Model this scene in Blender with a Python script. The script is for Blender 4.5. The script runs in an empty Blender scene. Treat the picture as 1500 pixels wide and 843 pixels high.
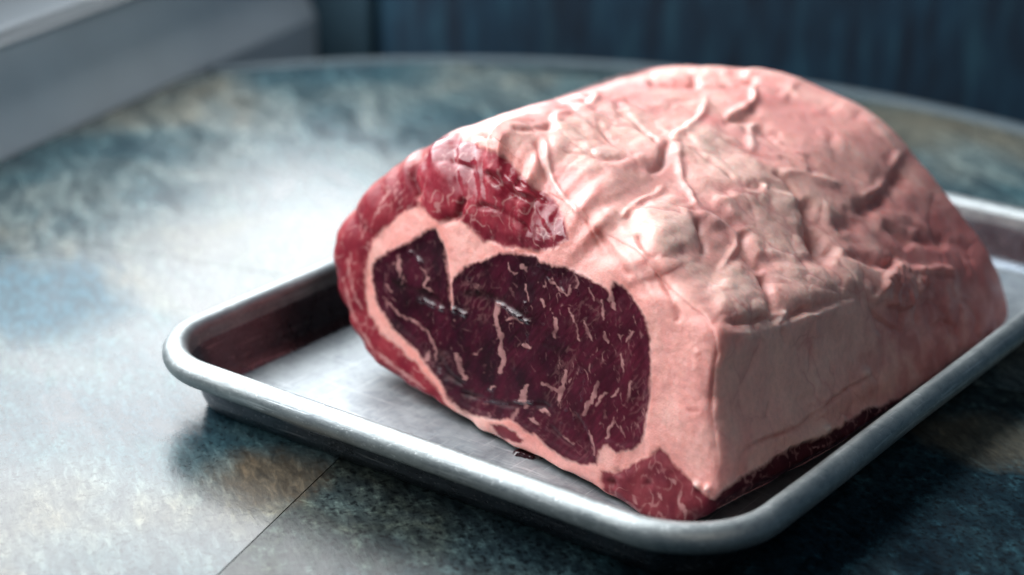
import bpy, math
import numpy as np
from mathutils import Matrix

S = bpy.context.scene
COL = S.collection
rng = np.random.default_rng(7)

# ------------------------------------------------------------------ camera
FPX, PITCH, ROLL, YAW = 2871.51, 0.377598, -0.015764, -0.631069
CPOS = np.array([0.469904, -0.425349, 0.293085])
PC = np.array([750.0, 421.5])


def cam_rot():
    fw = np.array([math.cos(PITCH) * math.sin(YAW), math.cos(PITCH) * math.cos(YAW), -math.sin(PITCH)])
    r = np.array([math.cos(YAW), -math.sin(YAW), 0.0])
    dn = np.cross(fw, r)
    c, s = math.cos(ROLL), math.sin(ROLL)
    return np.stack([c * r + s * dn, -s * r + c * dn, fw])


CR = cam_rot()
cam_data = bpy.data.cameras.new('camera')
cam = bpy.data.objects.new('camera', cam_data)
COL.objects.link(cam)
M = np.eye(4)
M[:3, 0], M[:3, 1], M[:3, 2], M[:3, 3] = CR[0], -CR[1], -CR[2], CPOS
cam.matrix_world = Matrix(M.tolist())
cam_data.sensor_width = 36.0
cam_data.lens = FPX / 1500 * 36.0
cam_data.clip_start, cam_data.clip_end = 0.01, 50
cam_data.dof.use_dof = True
cam_data.dof.focus_distance = 0.628
cam_data.dof.aperture_fstop = cam_data.lens / 1000 / 0.0112
S.camera = cam

# ------------------------------------------------------------------ light
world = bpy.data.worlds.new('World')
S.world = world
world.use_nodes = True
bg = world.node_tree.nodes['Background']
bg.inputs['Color'].default_value = (0.30, 0.55, 0.80, 1)
bg.inputs['Strength'].default_value = 0.14

WDIR = np.array([-0.234, 0.972, 0.0]); WDIR /= np.linalg.norm(WDIR)      # along the window wall
WNRM = np.array([WDIR[1], -WDIR[0], 0.0])                                # into the room
W0 = np.array([-0.256, 0.151, 0.0])


def area_light(name, centre, normal, sx, sy, power, color):
    d = bpy.data.lights.new(name, 'AREA')
    d.shape = 'RECTANGLE'; d.size = sx; d.size_y = sy
    d.energy = power; d.color = color
    o = bpy.data.objects.new(name, d)
    COL.objects.link(o)
    z = -np.asarray(normal, float); z /= np.linalg.norm(z)
    y = np.array([0, 0, 1.0]); y -= z * (y @ z); y /= np.linalg.norm(y)
    x = np.cross(y, z)
    m = np.eye(4)
    m[:3, 0], m[:3, 1], m[:3, 2], m[:3, 3] = x, y, z, centre
    o.matrix_world = Matrix(m.tolist())
    return o


# daylight coming through the window that stands on the sill at the left
area_light('window_daylight', W0 + WDIR * 0.14 - WNRM * 0.10 + np.array([0, 0, 0.78]), WNRM, 1.30, 1.26, 41.0, (0.96, 0.98, 1.0))
# added fill lamp standing in for the room's softer light in front of the table
rc_ = np.array([1.15, -0.75, 1.05])
area_light('room_fill', rc_, np.array([0.12, 0.12, 0.03]) - rc_, 1.1, 0.9, 2.9, (1.0, 0.87, 0.76))

S.view_settings.view_transform = 'Standard'
S.view_settings.look = 'None'
S.view_settings.exposure = 0.0
S.view_settings.gamma = 1.0
S.cycles.use_denoising = True
S.cycles.max_bounces = 8


# ------------------------------------------------------------------ helpers
def tag(o, label=None, cat=None, group=None, kind=None):
    if label: o['label'] = label
    if cat: o['category'] = cat
    if group: o['group'] = group
    if kind: o['kind'] = kind
    return o


def empty(name, loc=(0, 0, 0)):
    o = bpy.data.objects.new(name, None)
    o.location = loc
    o.empty_display_size = 0.02
    COL.objects.link(o)
    return o


def mesh_obj(name, verts, faces, mat, parent=None, smooth=True, loc=None):
    me = bpy.data.meshes.new(name)
    me.from_pydata([tuple(map(float, v)) for v in verts], [], [tuple(map(int, f)) for f in faces])
    me.validate()
    me.materials.append(mat)
    if smooth:
        me.polygons.foreach_set('use_smooth', [True] * len(me.polygons))
    o = bpy.data.objects.new(name, me)
    COL.objects.link(o)
    if parent is not None:
        o.parent = parent
        p = np.array(parent.location)
        me.transform(Matrix.Translation((-p).tolist()))
    return o


def ray(u, v):
    d = np.stack([(np.asarray(u, float) - PC[0]) / FPX, (np.asarray(v, float) - PC[1]) / FPX, np.ones(np.shape(u))], -1) @ CR
    return d


def at_plane(u, v, p0, n):
    d = ray(u, v)
    return CPOS + d * (((p0 - CPOS) @ n) / (d @ n))[..., None]


def to_px(P):
    d = (P - CPOS) @ CR.T
    return PC[0] + FPX * d[:, 0] / d[:, 2], PC[1] + FPX * d[:, 1] / d[:, 2]


# numpy gradient noise
_perm = rng.permutation(256)
_perm = np.concatenate([_perm, _perm, _perm])
_g = rng.normal(size=(256, 3)); _g /= np.linalg.norm(_g, axis=1)[:, None]
_g = _g.astype(np.float32)


def perlin(P):
    P = np.asarray(P, np.float32)
    i = np.floor(P).astype(np.int32)
    f = P - i
    i &= 255
    w = f * f * f * (f * (f * 6 - 15) + 10)
    out = np.zeros(len(P), np.float32)
    for dx in (0, 1):
        wx = w[:, 0] if dx else 1 - w[:, 0]
        a = _perm[i[:, 0] + dx]
        for dy in (0, 1):
            wy = w[:, 1] if dy else 1 - w[:, 1]
            b = _perm[a + i[:, 1] + dy]
            for dz in (0, 1):
                wz = w[:, 2] if dz else 1 - w[:, 2]
                g = _g[_perm[b + i[:, 2] + dz]]
                out += wx * wy * wz * (g[:, 0] * (f[:, 0] - dx) + g[:, 1] * (f[:, 1] - dy) + g[:, 2] * (f[:, 2] - dz))
    return out * 1.5


def fbm(P, s, oct=3, off=0.0):
    P = np.asarray(P) * s + off
    out = 0; a = 1.0; t = 0
    for k in range(oct):
        out = out + a * perlin(P); t += a
        P = P * 2.03 + 11.3; a *= 0.5
    return out / t


def ridged(P, s, oct=3, off=0.0):
    P = np.asarray(P) * s + off
    out = 0; a = 1.0; t = 0
    for k in range(oct):
        out = out + a * (1 - np.abs(perlin(P)) * 1.6); t += a
        P = P * 2.03 + 7.7; a *= 0.5
    return out / t


def sstep(a, b, x):
    t = np.clip((x - a) / (b - a), 0, 1)
    return t * t * (3 - 2 * t)


def poly_sdf(poly, X, Y, pad=40):
    """signed distance in photo pixels (positive inside); -pad beyond the padded box"""
    poly = np.asarray(poly, float)
    out = np.full(len(X), -float(pad), np.float32)
    lo, hi = poly.min(0) - pad, poly.max(0) + pad
    idx = np.nonzero((X > lo[0]) & (X < hi[0]) & (Y > lo[1]) & (Y < hi[1]))[0]
    x, y = X[idx], Y[idx]
    dmin = np.full(len(idx), 1e9); inside = np.zeros(len(idx), bool)
    for a, b in zip(poly, np.roll(poly, -1, 0)):
        e = b - a
        t = np.clip(((x - a[0]) * e[0] + (y - a[1]) * e[1]) / (e @ e + 1e-9), 0, 1)
        dmin = np.minimum(dmin, (x - a[0] - t * e[0]) ** 2 + (y - a[1] - t * e[1]) ** 2)
        c = ((a[1] > y) != (b[1] > y))
        with np.errstate(divide='ignore', invalid='ignore'):
            xi = (b[0] - a[0]) * (y - a[1]) / (b[1] - a[1]) + a[0]
        inside ^= c & (x < xi)
    d = np.sqrt(dmin)
    out[idx] = np.where(inside, d, -d)
    return np.maximum(out, -pad)


def smooth_line(pts, n=6):
    """Catmull-Rom through the traced points"""
    p = np.asarray(pts, float)
    if len(p) < 3:
        return p
    q = np.vstack([2 * p[0] - p[1], p, 2 * p[-1] - p[-2]])
    out = []
    for k in range(1, len(q) - 2):
        for t in np.linspace(0, 1, n, endpoint=False):
            out.append(0.5 * (2 * q[k] + (q[k + 1] - q[k - 1]) * t + (2 * q[k - 1] - 5 * q[k] + 4 * q[k + 1] - q[k + 2]) * t * t
                              + (3 * q[k] - q[k - 1] - 3 * q[k + 1] + q[k + 2]) * t ** 3))
    out.append(p[-1])
    return np.array(out)


def line_dist(pts, X, Y, reach):
    """unsigned distance, side (+ right of travel), position 0..1; only within reach"""
    p = smooth_line(pts)
    lo, hi = p.min(0) - reach, p.max(0) + reach
    idx = np.nonzero((X > lo[0]) & (X < hi[0]) & (Y > lo[1]) & (Y < hi[1]))[0]
    x, y = X[idx], Y[idx]
    best = np.full(len(idx), 1e9); side = np.zeros(len(idx)); par = np.zeros(len(idx))
    for k in range(len(p) - 1):
        a = p[k]; e = p[k + 1] - a; L = math.hypot(*e) + 1e-9
        t = ((x - a[0]) * e[0] + (y - a[1]) * e[1]) / (L * L)
        tc = np.clip(t, 0, 1)
        dd = (x - a[0] - tc * e[0]) ** 2 + (y - a[1] - tc * e[1]) ** 2
        m = dd < best
        best[m] = dd[m]
        side[m] = ((e[0] * (y - a[1]) - e[1] * (x - a[0])) / L)[m]
        par[m] = ((k + tc) / (len(p) - 1))[m]
    d = np.sqrt(best)
    keep = d < reach
    return idx[keep], d[keep], side[keep], par[keep]


# ------------------------------------------------------------------ node helpers
class NT:
    def __init__(s, name):
        s.mat = bpy.data.materials.new(name); s.mat.use_nodes = True
        s.n = s.mat.node_tree.nodes; s.l = s.mat.node_tree.links
        s.b = s.n['Principled BSDF']

    def node(s, t, **kw):
        n = s.n.new(t)
        for k, v in kw.items():
            if k.startswith('_'):
                setattr(n, k[1:], v)
            else:
                k = k.replace('__', ' ')
                s.set(n.inputs[int(k[1:])] if k[0] == 'i' and k[1:].isdigit() else n.inputs[k], v)
        return n

    def set(s, sock, v):
        if isinstance(v, bpy.types.NodeSocket): s.l.new(v, sock)
        elif isinstance(v, bpy.types.Node): s.l.new(v.outputs[0], sock)
        else: sock.default_value = v

    def p(s, name, v): s.set(s.b.inputs[name], v)

    def coord(s, scale=(1, 1, 1), rot=(0, 0, 0), loc=(0, 0, 0)):
        tc = s.node('ShaderNodeTexCoord')
        mp = s.node('ShaderNodeMapping', Scale=scale, Rotation=rot, Location=loc)
        s.l.new(tc.outputs['Object'], mp.inputs['Vector'])
        return mp.outputs[0]

    def noise(s, vec, scale, detail=4, rough=0.55, dist=0.0):
        return s.node('ShaderNodeTexNoise', Vector=vec, Scale=scale, Detail=detail, Roughness=rough, Distortion=dist).outputs[0]

    def ramp(s, fac, stops):
        r = s.node('ShaderNodeValToRGB', Fac=fac)
        e = r.color_ramp.elements
        while len(e) < len(stops): e.new(0.5)
        for k, (p, c) in enumerate(stops):
            e[k].position = p
            e[k].color = (*c, 1) if len(c) == 3 else c
        return r.outputs[0]

    def mix(s, f, a, b, blend='MIX'):
        m = s.node('ShaderNodeMix', _data_type='RGBA', _blend_type=blend)
        s.set(m.inputs[0], f)
        for sock, v in ((m.inputs[6], a), (m.inputs[7], b)):
            s.set(sock, (*v, 1) if isinstance(v, tuple) and len(v) == 3 else v)
        return m.outputs[2]

    def math(s, op, a, b=0.0):
        m = s.node('ShaderNodeMath', _operation=op)
        s.set(m.inputs[0], a); s.set(m.inputs[1], b)
        return m.outputs[0]

    def rng(s, v, a, b, c, d):
        m = s.node('ShaderNodeMapRange')
        for k, x in enumerate((v, a, b, c, d)): s.set(m.inputs[k], x)
        return m.outputs[0]

    def bump(s, h, strength, dist, normal=None):
        b = s.node('ShaderNodeBump', Strength=strength, Distance=dist, Height=h)
        if normal is not None: s.l.new(normal, b.inputs['Normal'])
        return b.outputs[0]


def table_at(u, v): return at_plane(np.array([float(u)]), np.array([float(v)]), np.zeros(3), np.array([0, 0, 1.0]))[0][:2]


TC, TR = np.array([0.04, 0.138]), 0.388
PATCHES = [(table_at(400, 705), 0.024, (0.085, 0.062, 0.038), 0.85), (table_at(40, 435), 0.046, (0.020, 0.085, 0.125), 0.9), (table_at(1320, 185), 0.05, (0.10, 0.085, 0.055), 0.6),
           (table_at(1450, 640), 0.022, (0.12, 0.11, 0.08), 0.7)]
# ------------------------------------------------------------------ materials of the place
def mat_slate(name, tint, seed, rough=0.0, pits=0.6):
    m = NT(name)
    v = m.coord(loc=(seed * 3.1, seed * 1.7, 0), rot=(0, 0, 0.62))
    st = m.node('ShaderNodeMapping', Vector=v, Scale=(1.0, 3.0, 1.0)).outputs[0]
    big = m.noise(v, 6.5, 5, 0.55, 0.6)
    mid = m.noise(st, 26, 6, 0.62, 0.8)
    fine = m.noise(st, 130, 6, 0.68, 0.5)
    spk = m.noise(v, 420, 3, 0.6)
    base = m.ramp(big, [(0.28, (0.010, 0.030, 0.045)), (0.42, (0.030, 0.062, 0.075)), (0.54, (0.075, 0.095, 0.098)), (0.65, (0.095, 0.088, 0.07)), (0.76, (0.17, 0.185, 0.18))])
    c = m.mix(0.75, base, m.ramp(mid, [(0.32, (0.25, 0.30, 0.34)), (0.5, (0.8, 0.85, 0.85)), (0.68, (1.7, 1.6, 1.45))]), 'MULTIPLY')
    c = m.mix(0.8, c, m.ramp(fine, [(0.34, (0.35, 0.38, 0.42)), (0.52, (0.95, 0.95, 0.95)), (0.68, (1.9, 1.85, 1.75))]), 'MULTIPLY')
    c = m.mix(pits, c, m.ramp(spk, [(0.38, (0.2, 0.2, 0.22)), (0.46, (1, 1, 1))]), 'MULTIPLY')
    if pits > 0.7:
        c = m.mix(0.8, c, m.ramp(m.noise(v, 210, 5, 0.7), [(0.42, (0.5, 0.55, 0.6)), (0.56, (1.1, 1.15, 1.1)), (0.66, (2.6, 2.7, 2.5))]), 'MULTIPLY')
    c = m.mix(1.0, c, tint, 'MULTIPLY')
    ob = m.coord()
    rust = 0.0
    for (pos, rad, colr, amt) in PATCHES:
        dv = m.node('ShaderNodeVectorMath', _operation='DISTANCE', i0=ob, i1=(pos[0] - TC[0], pos[1] - TC[1], 0.75)).outputs['Value']
        dv = m.math('ADD', dv, m.math('MULTIPLY', m.math('SUBTRACT', mid, 0.5), rad * 1.1))
        dv = m.math('ADD', dv, m.math('MULTIPLY', m.math('SUBTRACT', big, 0.5), rad * 1.3))
        k = m.math('MULTIPLY', m.rng(dv, rad * 0.55, rad * 1.15, 1.0, 0.0), amt)
        c = m.mix(k, c, m.mix(1.0, colr, m.ramp(fine, [(0.3, (0.35, 0.35, 0.35)), (0.52, (1, 1, 1)), (0.7, (1.9, 1.8, 1.7))]), 'MULTIPLY'))
        rust = m.math('ADD', rust, k)
    m.p('Base Color', c)
    m.p('Roughness', m.math('ADD', m.rng(mid, 0.3, 0.7, 0.16 + rough, 0.30 + rough), m.math('MULTIPLY', rust, 0.22)))
    m.p('IOR', 1.5)
    m.p('Specular IOR Level', 0.31)
    h = m.math('ADD', m.math('MULTIPLY', mid, 1.0), m.math('MULTIPLY', fine, 0.35))
    m.p('Normal', m.bump(h, 0.07, 0.004))
    return m.mat


def mat_aluminium(name, rough, col, scratch=True, floor=False):
    m = NT(name)
    v = m.coord()
    n1 = m.noise(v, 60, 6, 0.65, 0.4)
    n2 = m.noise(m.coord(scale=(1, 9, 1)), 160, 4, 0.6)
    big = m.noise(v, 14, 4, 0.6, 0.7)
    c = m.mix(0.8, col, m.ramp(n1, [(0.3, (0.72, 0.74, 0.76)), (0.6, (1, 1, 1))]), 'MULTIPLY')
    c = m.mix(0.7, c, m.ramp(big, [(0.35, (0.78, 0.80, 0.82)), (0.6, (1.05, 1.05, 1.03))]), 'MULTIPLY')
    m.p('Base Color', c)
    m.p('Metallic', 1.0 if not floor else 0.9)
    m.p('Roughness', m.rng(m.math('ADD', m.math('MULTIPLY', n1, 0.6), m.math('MULTIPLY', n2, 0.4)), 0.3, 0.7, rough - 0.07, rough + 0.12))
    scr = m.noise(m.coord(scale=(1.0, 0.03, 1.0), rot=(0, 0, 0.5)), 900, 2, 0.5, 0.3)
    scr2 = m.noise(m.coord(scale=(0.04, 1.0, 1.0), rot=(0, 0, -0.35)), 700, 2, 0.5, 0.3)
    scr = m.math('MAXIMUM', m.rng(scr, 0.62, 0.70, 0.0, 1.0), m.rng(scr2, 0.64, 0.72, 0.0, 1.0))
    c = m.mix(m.math('MULTIPLY', scr, 0.35), c, (0.85, 0.87, 0.88))
    h = m.math('ADD', m.math('ADD', n2, m.math('MULTIPLY', n1, 0.8)), m.math('MULTIPLY', scr, -0.6))
    wear = m.noise(m.coord(scale=(1, 1, 2.5)), 240, 4, 0.7, 0.6)
    c2 = m.mix(0.8, c, m.ramp(wear, [(0.32, (0.68, 0.70, 0.72)), (0.50, (0.96, 0.97, 0.97)), (0.68, (1.08, 1.08, 1.07))]), 'MULTIPLY')
    m.p('Base Color', c2)
    m.p('Normal', m.bump(h, 0.16, 0.0008))
    return m.mat


def mat_plain(name, col, rough, nscale=40, amt=0.12, bump=0.1):
    m = NT(name)
    n = m.noise(m.coord(), nscale, 5, 0.6)
    m.p('Base Color', m.mix(1.0, col, m.ramp(n, [(0.3, (1 - amt,) * 3), (0.7, (1 + amt,) * 3)]), 'MULTIPLY'))
    m.p('Roughness', rough)
    m.p('Normal', m.bump(n, bump, 0.002))
    return m.mat


def mat_denim(name):
    m = NT(name)
    v = m.coord(scale=(1.0, 1.0, 0.16))
    a = m.noise(v, 95, 3, 0.6, 0.2)
    b = m.noise(m.coord(scale=(1, 1, 0.35)), 16, 4, 0.6, 0.4)
    w = m.noise(m.coord(), 900, 2, 0.5)
    c = m.ramp(a, [(0.34, (0.0015, 0.011, 0.027)), (0.52, (0.004, 0.032, 0.064)), (0.68, (0.014, 0.064, 0.10))])
    c = m.mix(0.8, c, m.ramp(b, [(0.3, (0.5, 0.5, 0.55)), (0.65, (1.3, 1.3, 1.25))]), 'MULTIPLY')
    m.p('Base Color', c)
    m.p('Roughness', 0.8)
    m.p('Normal', m.bump(w, 0.3, 0.001))
    return m.mat


# ------------------------------------------------------------------ the place: wall under the window, sill, booth
def slab(name, origin, ax, ay, az, size, mat, parent=None, bev=0.003):
    """bevelled box: origin corner, three axes, three lengths"""
    import bmesh
    bm = bmesh.new()
    bmesh.ops.create_cube(bm, size=1.0)
    A = np.stack([np.array(ax) * size[0], np.array(ay) * size[1], np.array(az) * size[2]])
    ctr = np.asarray(origin) + A.sum(0) / 2
    for v in bm.verts:
        v.co = (ctr + np.array(v.co) @ A).tolist()
    bmesh.ops.bevel(bm, geom=bm.edges[:], offset=bev, segments=3, affect='EDGES', profile=0.5)
    bmesh.ops.recalc_face_normals(bm, faces=bm.faces[:])
    me = bpy.data.meshes.new(name)
    bm.to_mesh(me); bm.free()
    me.materials.append(mat)
    me.polygons.foreach_set('use_smooth', [True] * len(me.polygons))
    o = bpy.data.objects.new(name, me)
    COL.objects.link(o)
    if parent is not None:
        o.parent = parent
        me.transform(Matrix.Translation((-np.array(parent.location)).tolist()))
    return o


UP = np.array([0, 0, 1.0])
m_wall = mat_plain('painted_wall', (0.80, 0.87, 0.91), 0.55, 12, 0.08, 0.05)
m_sill = mat_plain('sill_paint', (0.32, 0.36, 0.39), 0.4, 20, 0.04, 0.04)
sec = [(0.0, -0.75), (0.0, 0.0), (-0.0175, 0.049), (-0.16, 0.049), (-0.16, -0.75)]      # apron leaning back under the sill
ends = [W0 + WDIR * -0.9, W0 + WDIR * 0.32]
wall = mesh_obj('wall', [e_ + WNRM * a_ + UP * z_ for e_ in ends for a_, z_ in sec],
                [(0, 1, 2, 3, 4), (9, 8, 7, 6, 5)] + [(5 + k, 5 + (k + 1) % 5, (k + 1) % 5, k) for k in range(5)], m_wall, smooth=False)
tag(wall, kind='structure')
sill = slab('window_sill', W0 + WDIR * -0.9 - WNRM * 0.16 + UP * 0.0495, WDIR, WNRM, UP, (1.22, 0.147, 0.006), m_sill, bev=0.002)
tag(sill, 'pale painted window sill on top of the grey wall, top left', 'window sill')

m_floor = mat_plain('dark_floor', (0.03, 0.04, 0.05), 0.6, 8, 0.3, 0.1)
fl = mesh_obj('floor', [(-3, -3, -0.75), (3, -3, -0.75), (3, 3, -0.75), (-3, 3, -0.75)], [(0, 1, 2, 3)], m_floor, smooth=False)
tag(fl, kind='structure')

# booth behind the table: an end board next to the window wall, then the upholstered back
B0 = W0 + WDIR * 0.318
BX = np.array([math.cos(math.radians(31)), math.sin(math.radians(31)), 0.0])     # along the booth
BY = np.array([-BX[1], BX[0], 0.0])
m_board = mat_plain('booth_board', (0.028, 0.070, 0.100), 0.55, 30, 0.2, 0.08)
m_denim = mat_denim('booth_fabric')
booth = empty('booth_bench', tuple(B0 + BX * 0.4 - UP * 0.75))
slab('end_board', B0 - BX * 0.16 - UP * 0.75, BX, BY, UP, (0.195, 0.03, 0.85), m_board, booth, 0.004)


def cushion(name, origin, w, h, parent):
    """padded panel with soft edges and vertical tufting"""
    nx, nz = 90, 50
    vs, fs = [], []
    for j in range(nz + 1):
        for i in range(nx + 1):
            a, b = i / nx, j / nz
            ed = min(a * w, (1 - a) * w, b * h, (1 - b) * h)
            bulge = 0.035 * (1 - math.exp(-ed / 0.02))
            vs.append(origin + BX * a * w + UP * b * h - BY * bulge)
    for j in range(nz):
        for i in range(nx):
            k = j * (nx + 1) + i
            fs.append((k, k + 1, k + nx + 2, k + nx + 1))
    n0 = len(vs)
    for k in (0, nx, nz * (nx + 1) + nx, nz * (nx + 1)):
        vs.append(np.array(vs[k]) + BY * 0.05)
    fs += [(n0, n0 + 3, n0 + 2, n0 + 1)]
    ring = [list(range(0, nx + 1)), [j * (nx + 1) + nx for j in range(nz + 1)],
            [nz * (nx + 1) + i for i in range(nx, -1, -1)], [j * (nx + 1) for j in range(nz, -1, -1)]]
    for s_, r in enumerate(ring):
        fs.append(tuple(r[::-1]) + (n0 + s_, n0 + (s_ + 1) % 4))
    return mesh_obj(name, vs, fs, m_denim, parent)


cushion('back_cushion', B0 + BX * 0.038 + BY * 0.006 - UP * 0.39, 1.5, 0.50, booth)
slab('back_board', B0 + BX * 0.037 + BY * 0.06 - UP * 0.75, BX, BY, UP, (1.5, 0.03, 0.85), m_board, booth, 0.004)
slab('seat', B0 + BX * 0.106 - BY * 0.14 - UP * 0.50, BX, BY, UP, (1.5, 0.147, 0.10), m_denim, booth, 0.02)
tag(booth, 'dark blue upholstered booth bench behind the round table', 'bench')

# ------------------------------------------------------------------ round table
TC, TR = np.array([0.04, 0.138]), 0.388
WALLC = W0[:2] + WNRM[:2] * 0.0015            # the table is cut straight where it meets the wall


def clip(poly, p, n):
    out = []
    for a, b in zip(poly, poly[1:] + poly[:1]):
        da, db = (a - p) @ n, (b - p) @ n
        if da >= 0: out.append(a)
        if (da >= 0) != (db >= 0): out.append(a + (b - a) * da / (da - db))
    return out


def disc(r):
    p = [TC + r * np.array([math.cos(t), math.sin(t)]) for t in np.linspace(0, 2 * math.pi, 240, endpoint=False)]
    return clip(p, WALLC, WNRM[:2])


def prism(name, poly, z0, z1, mat, parent):
    n = len(poly)
    vs = [(*p, z0) for p in poly] + [(*p, z1) for p in poly]
    fs = [tuple(range(n, 2 * n)), tuple(range(n - 1, -1, -1))] + [(i, (i + 1) % n, n + (i + 1) % n, n + i) for i in range(n)]
    return mesh_obj(name, vs, fs, mat, parent, smooth=False)


table = empty('round_table', (TC[0], TC[1], -0.75))
tag(table, 'round slate-patterned table the meat tray stands on', 'table')
m_core = mat_plain('table_core', (0.03, 0.035, 0.04), 0.6)
prism('tabletop', disc(TR - 0.004), -0.030, -0.0035, m_core, table)
GA = np.array([-0.2703, 0.9628]); GB = np.array([0.9628, 0.2703])        # slate joint directions
c_seam = GB @ np.array([0.0833, 0.0014]); a_seam = GA @ np.array([0.10, 0.165])
TS = 0.335
SL = [mat_slate('slate_pale', (1.4, 1.42, 1.4), 1.3), mat_slate('slate_dark', (0.42, 0.54, 0.60), 4.7, 0.12, 0.85),  # pale tile lightened further in place of window glare
      mat_slate('slate_brown', (1.0, 0.95, 0.85), 8.2), mat_slate('slate_teal', (0.8, 1.0, 1.05), 12.4)]
for i in range(-3, 4):
    for j in range(-3, 4):
        poly = disc(TR - 0.012)
        g = 0.00022
        poly = clip(poly, GB * (c_seam + i * TS + g), GB)
        if len(poly) > 2: poly = clip(poly, GB * (c_seam + (i + 1) * TS - g), -GB)
        if len(poly) > 2: poly = clip(poly, GA * (a_seam + j * TS + g), GA)
        if len(poly) > 2: poly = clip(poly, GA * (a_seam + (j + 1) * TS - g), -GA)
        if len(poly) > 2:
            k = 0 if (i, j) in ((-1, -1), (-1, 0)) else 1 if (i, j) == (0, -1) else (2 * i + 3 * j) % 4
            prism('slate_tile', poly, -0.0034, 0.0, SL[k], table)
# pale edge band round the rim
m_band = mat_plain('edge_band', (0.075, 0.10, 0.115), 0.65, 60, 0.08, 0.05)
m_band.node_tree.nodes['Principled BSDF'].inputs['Specular IOR Level'].default_value = 0.15
prof = [(-0.0118, -0.003), (-0.0118, 0.0006), (-0.009, 0.0016), (-0.003, 0.0014), (-0.0005, -0.0008), (0.0, -0.004), (0.0, -0.026), (-0.002, -0.030), (-0.0118, -0.030)]
ang = [t for t in np.linspace(0, 2 * math.pi, 361)[:-1]]
ok = [((TC + TR * np.array([math.cos(t), math.sin(t)]) - WALLC) @ WNRM[:2]) > 0.0 for t in ang]
st = next(k for k in range(360) if ok[k] and not ok[k - 1])
seq = [ang[(st + k) % 360] for k in range(sum(ok))]
vs, fs = [], []
for t in seq:
    for (dr, z) in prof:
        q = TC + (TR + dr) * np.array([math.cos(t), math.sin(t)])
        vs.append((q[0], q[1], z))
K = len(prof)
for a in range(len(seq) - 1):
    for k in range(K):
        fs.append((a * K + k, (a + 1) * K + k, (a + 1) * K + (k + 1) % K, a * K + (k + 1) % K))
mesh_obj('edge_band', vs, fs, m_band, table)
# pedestal
def lathe(name, prof, centre, mat, parent, n=64):
    vs, fs = [], []
    for r, z in prof:
        for k in range(n):
            t = 2 * math.pi * k / n
            vs.append((centre[0] + r * math.cos(t), centre[1] + r * math.sin(t), z))
    for a in range(len(prof) - 1):
        for k in range(n):
            fs.append((a * n + k, a * n + (k + 1) % n, (a + 1) * n + (k + 1) % n, (a + 1) * n + k))
    return mesh_obj(name, vs, fs, mat, parent)
lathe('pedestal', [(0.0001, -0.75), (0.22, -0.75), (0.22, -0.735), (0.06, -0.71), (0.04, -0.68), (0.04, -0.06), (0.12, -0.0305), (0.0001, -0.0305)], TC, m_core, table)

# ------------------------------------------------------------------ aluminium tray
TW, TD, RC = 0.232, 0.325, 0.030


def round_rect(o, n=16):
    r = max(RC - o, 0.004)
    pts = []
    for (cx, cy, a0) in ((TW - o - r, o + r, -90), (TW - o - r, TD - o - r, 0), (o + r, TD - o - r, 90), (o + r, o + r, 180)):
        for k in range(n + 1):
            t = math.radians(a0 + 90 * k / n)
            pts.append((cx + r * math.cos(t), cy + r * math.sin(t)))
    # split the straight runs so that small waviness can be added
    out = []
    for a, b in zip(pts, pts[1:] + pts[:1]):
        L = math.dist(a, b); m = max(1, int(L / 0.006))
        # constant number of pieces on every ring: choose by the outer ring
        out.append((a, b))
    return pts, out


NSTR = 40


def ring_pts(o):
    pts, segs = round_rect(o)
    res = []
    for k, (a, b) in enumerate(segs):
        m = NSTR if (k % 17) == 16 else 1
        for t in range(m):
            res.append((a[0] + (b[0] - a[0]) * t / m, a[1] + (b[1] - a[1]) * t / m))
    return res


RR, RZ = 0.0047, 0.0201
profile = [(0.0140, 0.0004), (0.0112, 0.0009), (0.0093, 0.0026), (0.0081, 0.0055), (0.0056, 0.0140)]
profile += [(0.0046, 0.0153)]
for a in np.linspace(-70, 180, 22):     # the roll: under, outside, over, inside
    t = math.radians(a)
    profile.append((-RR * math.cos(t), RZ + RR * math.sin(t)))
profile += [(0.0052, 0.0175), (0.0062, 0.0145), (0.0088, 0.0060), (0.0099, 0.0036), (0.0118, 0.0020), (0.0142, 0.0015), (0.0175, 0.0014)]
rim_lo, rim_hi = 5, 5 + 23
m_rim = mat_aluminium('tray_rim_metal', 0.50, (0.41, 0.44, 0.445))
m_pan = mat_aluminium('tray_metal', 0.48, (0.40, 0.43, 0.45), floor=True)
m_in = mat_aluminium('tray_wall_shaded', 0.28, (0.18, 0.21, 0.245))  # same sheet as the floor, base darkened to imitate the walls' shade
tray = empty('baking_tray', (TW / 2, TD / 2, 0.0004))
tag(tray, 'rectangular aluminium baking tray with rolled rim under the raw meat', 'baking tray')


def strip(name, prf, mat, cap0=False, cap1=False):
    rings = [ring_pts(o) for o, z in prf]
    n = len(rings[0])
    vs, fs = [], []
    for (o, z), r in zip(prf, rings):
        for (x, y) in r:
            w = 0.00035 * math.sin(x * 31 + y * 23) + 0.0002 * math.sin(x * 77 - y * 61)
            vs.append((x + w, y - w, z + 0.5 * w * min(1, z / 0.01)))
    for a in range(len(prf) - 1):
        for k in range(n):
            fs.append((a * n + k, a * n + (k + 1) % n, (a + 1) * n + (k + 1) % n, (a + 1) * n + k))
    if cap0: fs.append(tuple(range(n - 1, -1, -1)))
    if cap1: fs.append(tuple((len(prf) - 1) * n + k for k in range(n)))
    return mesh_obj(name, vs, fs, mat, tray)


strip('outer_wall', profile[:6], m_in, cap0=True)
strip('rolled_rim', profile[5:29], m_rim)
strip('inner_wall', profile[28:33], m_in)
strip('pan_floor', profile[32:], m_pan, cap1=True)

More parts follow.
